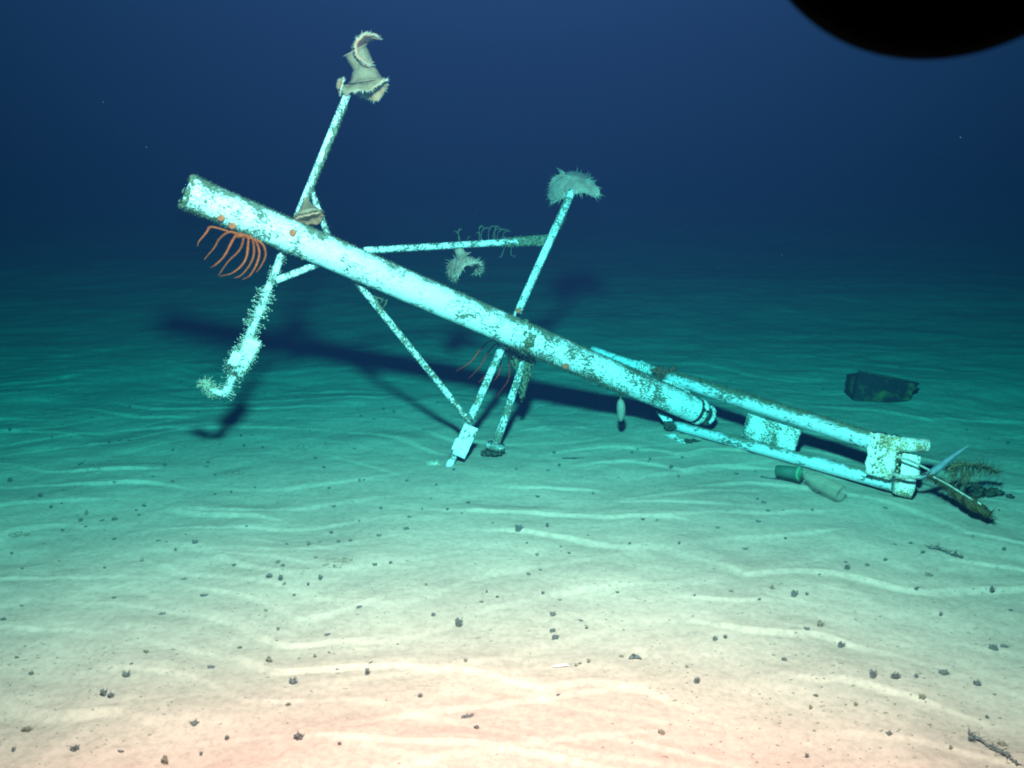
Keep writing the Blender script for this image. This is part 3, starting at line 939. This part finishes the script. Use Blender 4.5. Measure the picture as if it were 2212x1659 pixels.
q = Q((480, 560), 3.16)
arms = [[(520, 385), (440, 430), (385, 500), (350, 570)], [(650, 430), (560, 500), (500, 600), (420, 690)], [(740, 450), (660, 560), (590, 680), (510, 755), (480, 765)],
        [(795, 480), (745, 600), (640, 730), (545, 840)], [(840, 480), (825, 640), (765, 755), (660, 830), (570, 852)], [(872, 480), (885, 620), (850, 750), (770, 840), (690, 865)],
        [(900, 500), (937, 620), (905, 760), (845, 850), (785, 880)], [(955, 530), (995, 640), (965, 755), (900, 815)]]
seastar(q(760, 462), [[q(*p) for p in a] for a in arms], 0.0056, ORANGE, 'orange sea star with many curved arms hanging under the raised left end of the mast', 3.30)
q = Q((1260, 950), 3.687)
arms = [[(770, 270), (640, 400), (540, 520), (400, 600)], [(840, 300), (730, 440), (640, 580), (530, 690)], [(900, 420), (885, 560), (860, 660), (800, 740)],
        [(970, 410), (990, 560), (965, 720), (840, 900)], [(860, 380), (790, 560), (720, 660), (640, 740)], [(1040, 440), (1000, 450), (985, 455)]]
seastar(q(890, 320), [[q(*p) for p in a] for a in arms], 0.0036, ORANGE_DIM, 'thin-armed rust-orange sea star hanging under the mast behind the right spar', 4.00)

# ------------------------------------------------------------------ flytrap anemones
def anemone(base, ctr, zdir, xdir, R, fold, label, pale=False, colr=(.45, .30, .32), tent=.022, fold2=0.0, via=None, rag=0.0, sides=1.0):
    """column from base to ctr, then a wide disc folded like a trap about xdir; it opens towards zdir"""
    z = zdir.normalized(); x = (xdir - z * xdir.dot(z)).normalized(); y = z.cross(x)
    root = empty('flytrap_anemone', base); tag(root, label, 'anemone', 'flytrap anemones clinging to the mast and spars')
    def warp(px_, py_, pz_):
        if abs(fold) > 1e-3:
            rho = R / fold; th = py_ / rho
            py_, pz_ = (rho - pz_) * math.sin(th), rho - (rho - pz_) * math.cos(th)
        if abs(fold2) > 1e-3:
            rho = R / fold2; th = px_ / rho
            px_, pz_ = (rho - pz_) * math.sin(th), rho - (rho - pz_) * math.cos(th)
        return ctr + x * px_ + y * py_ + z * pz_
    seg = 52
    off = random.uniform(0, 50)
    def wav(a, k): return 1 + rag * math.sin(2 * a + 1.1) * k + (0.08 + rag * .8) * math.sin(3 * a + off) * k + 0.05 * math.sin(7 * a + off * 2) * k
    outer = [(.01, -.17 * R), (colr[2], -.16 * R), (.50, -.13 * R), (.70, -.10 * R), (.88, -.06 * R), (1.0, -.01 * R)]
    inner = [(1.03, .04 * R), (.97, .09 * R), (.80, .08 * R), (.55, .06 * R), (.30, .05 * R), (.14, .02 * R), (.04, -.06 * R)]
    def lathe(prof, mb):
        b0 = len(mb.v)
        for (rr, zz) in prof:
            for k in range(seg):
                a = 2 * math.pi * k / seg; f = wav(a, rr)
                jz = 0.035 * R * mnoise.noise(Vector((rr * 5 + off, a * 2, 1.3))) + .03 * R * rr * rr * math.sin(11 * a + off)
                mb.v.append(warp(rr * R * f * math.cos(a) * sides, rr * R * f * math.sin(a), zz + jz + rag * .8 * R * rr * rr * math.sin(2 * a + .6)))
        for i in range(len(prof) - 1):
            for k in range(seg):
                a = b0 + i * seg + k; c = b0 + i * seg + (k + 1) % seg
                mb.f.append((a, c, c + seg, a + seg))
    mb = MB()
    mid = via or (base.lerp(ctr, .5))
    inn = ctr - z * R * .10
    cp = spline([base, mid, inn], 6)
    m = len(cp)
    mb.path(cp, [R * float(np.interp(i / (m - 1), (0, .12, .5, .85, 1), (colr[0], colr[0] * .85, colr[1], colr[2], colr[2] * 1.25))) for i in range(m)], 26, True, .02)
    lathe(outer, mb)
    mb.build('column', FLESH_PALE if pale else FLESH, root)
    mb = MB(); lathe([outer[-1]] + inner, mb); mb.build('oral_disc', LIP if not pale else FLESH_PALE, root)
    mb = MB()
    for row in range(2):
        n = 74
        for k in range(n):
            a = 2 * math.pi * (k + random.uniform(-.3, .3)) / n; f = wav(a, 1)
            rr = R * (1.0 - .06 * row)
            p = warp(rr * f * math.cos(a) * sides, rr * f * math.sin(a), .03 * R + rag * .8 * R * math.sin(2 * a + .6))
            e = Vector([random.gauss(0, .05 * R) for _ in range(3)]) + warp(rr * f * math.cos(a) * 1.25 * sides, rr * f * math.sin(a) * 1.25, (.02 - .28 * row) * R + random.gauss(0, .05) * R + rag * .8 * R * math.sin(2 * a + .6))
            mb.spike(p, e - p, tent * random.uniform(.35, 1.15), .0021)
    mb.build('tentacles', TENT, root)
    return root

CAMD = Vector((0, -1, 0.05))
# bell-shaped one at the head of spar A
anemone(P(784, 128, 3.56), P(792, 180, 3.56), Vector((0.12, -.20, -1)), Vector((1, -.25, -.25)), 0.074, 1.25, 'bell-shaped olive anemone with pink lip hanging at the head of the left spar', colr=(.26, .60, .74), tent=.018)
# the topmost one: horseshoe opening to the right
anemone(P(786, 146, 3.57), P(772, 108, 3.56), Vector((1, 0, -.12)), CAMD + Vector((-.45, 0, .15)), 0.092, 1.70, 'topmost anemone, curled like a horseshoe open to the right above the left spar head', colr=(.48, .44, .44), tent=.020, sides=.75, via=P(776, 126, 3.565))
anemone(P(752, 204, 3.53), P(738, 187, 3.52), Vector((-1, -.5, .2)), Vector((.2, -.3, 1)), 0.027, 0.6, 'small pink anemone at the left side of the left spar head', colr=(.5, .5, .5), tent=.010)
# between spar A and the mast
anemone(P(659, 428, 3.48), P(668, 468, 3.45), Vector((.25, -.45, -1)), Vector((1, 0, .15)), 0.050, 0.45, 'smooth olive-grey anemone wedged between the left spar and the mast', colr=(.18, .50, .88), tent=.002)
# hanging under the crossbar
anemone(P(990, 536, 3.88), P(1001, 562, 3.88), Vector((.15, .10, -1)), CAMD + Vector((.50, 0, .1)), 0.100, 1.75, 'fringed anemone hanging in a horseshoe curl under the crossbar', True, colr=(.22, .20, .34), tent=.034, sides=.66)
# head of spar B
anemone(P(1239, 418, 4.19), P(1238, 390, 4.20), Vector((.12, .45, -1)), CAMD + Vector((-.35, 0, -.35)), 0.122, 1.10, 'pale anemone drooping over the head of the right spar', True, colr=(.1, .12, .2), tent=.042, sides=.58, rag=.36)

# small orange polyps on the paint
def polyp(px, py, D, r, label):
    c = P(px, py, D)
    root = empty('orange_polyp', c); tag(root, label, 'polyp', 'small orange polyps on the white paint')
    d = Vector((0, -1, .25)).normalized()
    mb = MB(); mb.path([c + d * t * r for t in (-.6, 0, .35, .55, .5)], [r * .8, r, r * .85, r * .5, r * .15], 12, True, .08, 1.1); mb.build('body', POLYP, root)
    mb = MB(); x, y, _ = frame_from(d)
    for k in range(18):
        a = 2 * math.pi * k / 18; e = x * math.cos(a) + y * math.sin(a)
        mb.spike(c + e * r * .7 + d * r * .35, e + d, r * .6, r * .09)
    mb.build('tentacles', LIP, root)
polyp(632, 503, onmast(632).y - MR, .012, 'round orange polyp on the upper face of the mast below the left spar')
polyp(478, 470, onmast(478).y - .045, .013, 'pinkish polyp on the underside of the mast, nearest its raised end')
polyp(502, 487, onmast(502).y - .04, .013, 'pinkish polyp on the underside of the mast above the orange sea star')
polyp(1120, 671, 3.84, .011, 'orange-red polyp on the right spar just above the mast')
polyp(1222, 790, onmast(1222).y - .045, .014, 'rust polyp on the lower edge of the mast right of the strut')
mb = MB()
for k in range(30):
    mb.lump(P(1431 + random.gauss(0, 9), 805 + random.gauss(0, 6), 4.18), random.uniform(.006, .013), (1, 1, .9), .4, 7, 5)
o = mb.build('brown_sponge', organic('brown_sponge', (0.10, .045, .02), (.20, .09, .05), 60)); tag(o, 'dark brown sponge between the mast and the break in the upper rail', 'sponge')

# ------------------------------------------------------------------ tufts standing in the sand
TUFTS = []
for v in range(12):
    mb = MB(); random.seed(100 + v)
    style = v % 3        # 0 spiky, 1 squat, 2 upright
    for k in range((8, 9, 8)[style]):
        a = random.uniform(0, 6.28); r = random.uniform(0, (.3, .45, .2)[style])
        mb.lump(Vector((math.cos(a) * r, math.sin(a) * r * .8, random.uniform(.1, (.45, .3, .95)[style]))), random.uniform(.2, .38), (1, .8, random.uniform(.7, 1.1)), .6, 7, 5)
    for k in range((15, 5, 10)[style]):
        a = random.uniform(0, 6.28); r = random.uniform(.1, .5)
        d = Vector((math.cos(a) * (.9, .9, .4)[style] + .25, math.sin(a) * .5, random.uniform(.4, (1.2, .6, 2.0)[style])))
        mb.spike(Vector((math.cos(a) * r * .6, math.sin(a) * r * .5, .3)), d, random.uniform(.45, (1.0, .7, 1.25)[style]), .15)
    me = bpy.data.meshes.new('seabed_tuft')
    me.from_pydata([tuple(q_) for q_ in mb.v], [], mb.f); me.materials.append(TUFTM if v % 4 else TUFTM2); me.update()
    TUFTS.append(me)
random.seed(55)
LA = [(430,462,0),(83,495,0),(218,490,0),(305,498,1),(38,520,0),(172,560,0),(235,560,0),(360,580,0),(395,573,1),(430,573,0),(573,605,0),(655,478,0),(808,592,0),(798,558,0),(835,555,0),(728,585,0),(1025,540,0),(1095,560,0),(1160,560,0),(1268,470,0),(1185,470,0),(1238,500,0),(543,655,1),(690,645,0),(685,658,1),(507,690,0),(35,708,2),(120,705,1),(330,712,0),(378,713,1),(410,708,0),(208,735,0),(572,707,1),(713,687,0),(712,750,0),(765,743,0),(1072,662,0),(1190,706,0),(1205,702,0),(1090,730,1),(1442,720,0),(110,760,1),(135,758,1),(450,803,0),(478,788,1),(285,818,1),(170,795,0),(205,780,0),(1105,790,1),(1260,798,0),(1397,800,0),(1427,765,0),(1550,778,1),(378,835,1),(207,870,1),(378,898,1),(345,868,0),(525,903,0),(550,907,0),(615,883,0),(950,915,0),(1021,917,1),(1060,908,0),(1120,908,1),(1158,904,0),(1345,865,1),(1630,845,0),(195,970,0),(470,970,1),(75,995,0),(775,985,1),(1240,983,1),(1293,978,0),(610,1030,1),(890,1025,1),(930,1033,1),(1020,1050,0),(1060,1033,1),(1410,1050,0),(677,1085,1),(12,1165,1),(538,1145,1),(878,1135,0),(1188,1123,1),(1085,1215,1),(1435,1152,1),(1520,1187,2),(485,1272,1),(795,1258,0),(890,1302,2),(1090,1273,0),(1127,1327,2),(415,1352,2),(435,1310,0),(698,1323,1),(345,1415,2),(365,1422,1),(968,1375,2),(955,1447,0),(1215,1345,1),(1540,1303,0),(88,1533,2),(250,1595,2),(400,1602,0),(643,1510,2),(545,1637,2),(988,1560,2),(1550,1485,2),(45,1600,0),(1577,1525,0)]
LB = [(180,80,0),(110,270,1),(103,317,0),(20,150,0),(157,155,0),(352,258,1),(540,65,1),(735,100,0),(718,185,1),(595,110,0),(1185,218,0),(1088,295,1),(1107,330,1),(1172,327,0),(1065,378,1),(887,405,1),(1613,318,1),(2103,330,0),(565,368,1),(625,373,0),(28,410,2),(153,400,1),(65,470,0),(210,485,0),(1008,495,1),(1722,470,1),(1775,512,1),(1610,545,1),(1535,566,1),(1447,580,2),(1443,553,0),(2128,500,1),(1798,612,2),(1750,665,1),(1655,475,0),(70,605,0),(945,678,0),(790,694,0),(1218,700,2),(175,780,2),(298,805,0),(1272,840,1),(1325,828,2),(1848,783,1),(455,683,0),(207,715,0),(185,880,2),(175,850,1),(875,890,1),(920,880,0),(1418,918,2),(2080,925,2),(2125,915,2),(330,985,0),(275,1000,0),(1172,975,0),(1560,1050,2),(1650,1053,2),(1745,1050,0),(1865,1035,2),(2005,1080,2),(1768,1135,2),(800,1073,2),(643,1290,2),(1630,1293,1),(1272,1395,0),(1980,1325,2),(2112,1340,2),(1285,1185,0),(200,1125,0),(2050,1225,0),(2155,762,0)]
# farther ones, seen through the blue: [1536,700] x 1.44
LC = [(1190,482,1),(1375,515,0),(805,523,0),(1330,400,0),(1620,768,0),(1375,640,0),(1885,478,0),(890,437,0),(345,385,0),(2140,905,1),(1965,845,0),(2060,885,0),(1450,690,0),(1180,560,0),(990,500,0)]
tuft_pts = []
for (x, y, s) in LA: tuft_pts.append((x / 1.1029 / 1.38889, (800 + y / 1.1029) / 1.38889, s))
for (x, y, s) in LB: tuft_pts.append(((1536 + x / 1.44) / 1.38889, (1300 + y / 1.44) / 1.38889, s))
for (x, y, s) in LC: tuft_pts.append(((1536 + x / 1.44) / 1.38889, (700 + y / 1.44) / 1.38889, s))
for k in range(50): tuft_pts.append((random.uniform(10, 1180), random.uniform(700, 930), random.choice((0, 0, 1))))
for k in range(24): tuft_pts.append((random.uniform(1350, 2200), random.uniform(690, 880), 0))
for k in range(30): tuft_pts.append((random.uniform(30, 2190), random.uniform(1100, 1640), 0))
for k in range(45): tuft_pts.append((random.uniform(10, 2190), random.uniform(930, 1300), random.choice((0, 0, 0, 1))))
GRP = 'small dark tufts scattered over the rippled sand'
STY = ('spiky', 'squat', 'upright')
for (x, y, s) in tuft_pts:
    p = on_ground(x, y + 3)
    size = (0.0086, 0.0124, 0.0165)[s] * random.uniform(.85, 1.15) * (1.0 if p.y < 3.6 else 1.15)
    v = random.randrange(12)
    o = bpy.data.objects.new('seabed_tuft', TUFTS[v]); C.objects.link(o)
    o.location = p - Vector((0, 0, size * random.uniform(.10, .28))); o.rotation_euler = (random.uniform(-.2, .2), random.uniform(-.2, .2), random.uniform(-.7, .7))
    o.scale = (size * random.uniform(.85, 1.2), size, size * random.uniform(.9, 1.35))
    row = ('far teal sand', 'teal sand by the feet', 'greenish sand', 'pale sand', 'cream sand', 'bottom sand')[min(5, max(0, int((y - 740) / 150)))]
    col = ('at the left edge', 'left quarter', 'left of centre', 'near the centre line', 'right of centre', 'right quarter', 'at the right edge')[min(6, int(x / 316))]
    tag(o, '%s %s dark tuft on the %s, %s' % (('tiny', 'small', 'large')[s], STY[v % 3], row, col), 'tuft', GRP)

# low crusty patches
PATCHM = organic('patch_silt', (0.13, 0.12, 0.09), (0.32, 0.27, 0.20), 140)
def patch(px, py, r, label):
    c = on_ground(px, py); mb = MB()
    for k in range(70):
        a = random.uniform(0, 6.28); d = math.sqrt(random.random()) * r
        p = c + Vector((math.cos(a) * d, math.sin(a) * d * .8, 0)); p.z = float(height(np.array([p.x]), np.array([p.y]))[0]) + .001
        mb.lump(p - Vector((0, 0, .001)), random.uniform(.0015, .0045), (1.4, 1, .5), .6, 6, 4)
    tag(mb.build('crusty_patch', PATCHM), label, 'growth', 'low crusty patches on the sand')
patch(202, 1009, .05, 'low crusty patch on the teal sand at the far left')
patch(648, 968, .05, 'round crusty patch right of the shadow of the left spar foot')
patch(506, 1022, .04, 'small crusty patch in the teal sand left of centre')
patch(730, 1215, .045, 'faint crusty patch on pale sand among the ripples')
patch(40, 1156, .03, 'small mound of growth at the left edge of the picture')

# debris on the sand
def twig(pts, label, name='twig', r=.003, side=6, mat=TUFTM):
    P3 = [on_ground(x, y) + Vector((0, 0, r + (.006 if i % 2 else .001))) for i, (x, y) in enumerate(pts)]
    mb = MB(); sp = spline(P3, 4); mb.path(sp, [r * (1.1 - .7 * i / len(sp)) for i in range(len(sp))], 6, True, .3)
    for k in range(side):
        i = random.randrange(len(sp)); d = Vector((random.gauss(0, 1), random.gauss(0, 1), random.uniform(0, .6)))
        mb.spike(sp[i], d, random.uniform(.012, .03), r * .6)
        mb.lump(sp[i], r * random.uniform(.8, 1.7), (1.3, 1, .8), .6, 6, 4)
    tag(mb.build(name, mat), label, 'debris', 'dark twig-like debris on the sand')
twig([(2010, 1186), (2028, 1190), (2052, 1199), (2074, 1207)], 'dark knobbly twig on the sand below the frayed rope', r=.0032, side=22)
twig([(2092, 1586), (2112, 1602), (2140, 1618), (2168, 1634), (2196, 1652)], 'long branching dark twig in the bottom right corner', r=.0026, side=30)
twig([(1216, 991), (1240, 993), (1262, 990)], 'thin dark twig on the sand right of the strut foot', r=.002, side=3)
twig([(178, 1002), (168, 1007)], 'short dark sliver on the teal sand at the left', r=.002, side=1)
twig([(790, 1440), (806, 1433)], 'thin twig beside a tuft on the near sand', r=.0014, side=1)
# three pointed dark fragment
mb = MB(); c = on_ground(1370, 1422)
for a, l in ((3.6, .017), (5.9, .020), (1.7, .017)):
    d = Vector((math.cos(a), math.sin(a), .15)); mb.path([c + Vector((0, 0, .006)), c + d * l * .6 + Vector((0, 0, .004)), c + d * l], [.007, .005, .001], 6, True, .15, .5)
tag(mb.build('brittle_star', TUFTM), 'dark three-pointed fragment like a small star on the pale near sand', 'fragment')
# white shell sliver
mb = MB(); c = on_ground(1212, 1442)
mb.path([c + Vector((-.021, 0, .004)), c + Vector((-.006, .001, .005)), c + Vector((.012, .002, .007)), c + Vector((.019, .001, .004))], [.0012, .0032, .0045, .0015], 8, True, .05, .5)
tag(mb.build('shell_sliver', SHELL), 'bright white shell sliver on the pale near sand', 'shell')
mb = MB(); c = on_ground(938, 1003)
for k in range(60):
    mb.spike(c + Vector((random.gauss(0, .012), random.gauss(0, .006), 0)), Vector((random.gauss(0, .6), random.gauss(0, .5), 1)), random.uniform(.010, .026), .0012)
tag(mb.build('white_hydroid_tuft', WHITEHYD), 'pale feathery tuft on the sand left of the right spar foot', 'hydroid')

# fine grit: thousands of specks, one object
mb = MB()
for k in range(9500):
    y_ = 1.6 + 3.2 * random.random() ** 1.3; x_ = random.uniform(-.62, .62) * y_
    pm = float(vnoise(np.array([x_ * 1.6]), np.array([y_ * 1.9]), 77)[0])
    if random.random() > .35 + .8 * pm: continue
    s = random.uniform(.0008, .0028) * (1.5 if random.random() < .12 else 1)
    z_ = float(height(np.array([x_]), np.array([y_]))[0])
    b = len(mb.v); a = random.uniform(-.5, .5); l = s * random.uniform(1, 2.4)
    ca, sa = math.cos(a), math.sin(a)
    for (u, v, w) in ((-l, 0, 0), (0, -s, 0), (l, 0, 0), (0, s, 0), (0, 0, s * .9)):
        mb.v.append(Vector((x_ + u * ca - v * sa, y_ + u * sa + v * ca, z_ + w)))
    mb.f.extend([(b, b + 1, b + 4), (b + 1, b + 2, b + 4), (b + 2, b + 3, b + 4), (b + 3, b, b + 4)])
tag(mb.build('sand_grit', TUFTM2, smooth=False), 'fine dark grit strewn over the pale sand', None, None, 'stuff')

# drifting specks in the water
mb = MB()
for k in range(130):
    y_ = random.uniform(3.3, 8.0); x_ = random.uniform(-.6, .6) * y_; z_ = random.uniform(.05, 1.3 + .12 * y_)
    r_ = random.uniform(.0004, .0010); c = Vector((x_, y_, z_)); b = len(mb.v)
    for d in ((1, 0, 0), (-1, 0, 0), (0, 1, 0), (0, -1, 0), (0, 0, 1), (0, 0, -1)): mb.v.append(c + Vector(d) * r_ * random.uniform(.6, 1.6))
    mb.f.extend([(b + i, b + j, b + k2) for i, j, k2 in ((0, 2, 4), (2, 1, 4), (1, 3, 4), (3, 0, 4), (2, 0, 5), (1, 2, 5), (3, 1, 5), (0, 3, 5))])
tag(mb.build('marine_snow', HYDROID, smooth=False), 'tiny pale specks drifting in the water', None, None, 'stuff')

# ------------------------------------------------------------------ round black instrument housing of the submersible, upper right
hc = Vector((0, 0, CAM_H)) + ray(2050, -320) * 0.50
hr = 432 / FPX * 0.50
root = empty('instrument_housing', hc + Vector((0, 0, .14))); tag(root, 'black round instrument housing of the submersible reaching in from the top right', 'housing')
fw = ray(2050, -320).normalized()
mb = MB()
prof = [(-.0, hr * .35), (.004, hr * .70), (.012, hr * .90), (.024, hr * .985), (.035, hr), (.075, hr), (.080, hr * .96), (.14, hr * .93), (.145, hr * .8)]
mb.path([hc + fw * (t - .035) for t, r in prof], [r for t, r in prof], 96, True)
mb.build('housing_body', BLACK, root)
mb = MB(); mb.path([hc + fw * .113, hc + fw * .120], [hr * .78, hr * .6], 48, True); mb.build('lens', BLACKGLASS, root)
mb = MB(); mb.path([hc + fw * .05 + Vector((0, 0, hr * .9)), hc + fw * .05 + Vector((0, -.02, .6))], [.016, .016], 16, True); mb.build('bracket_arm', BLACK, root)
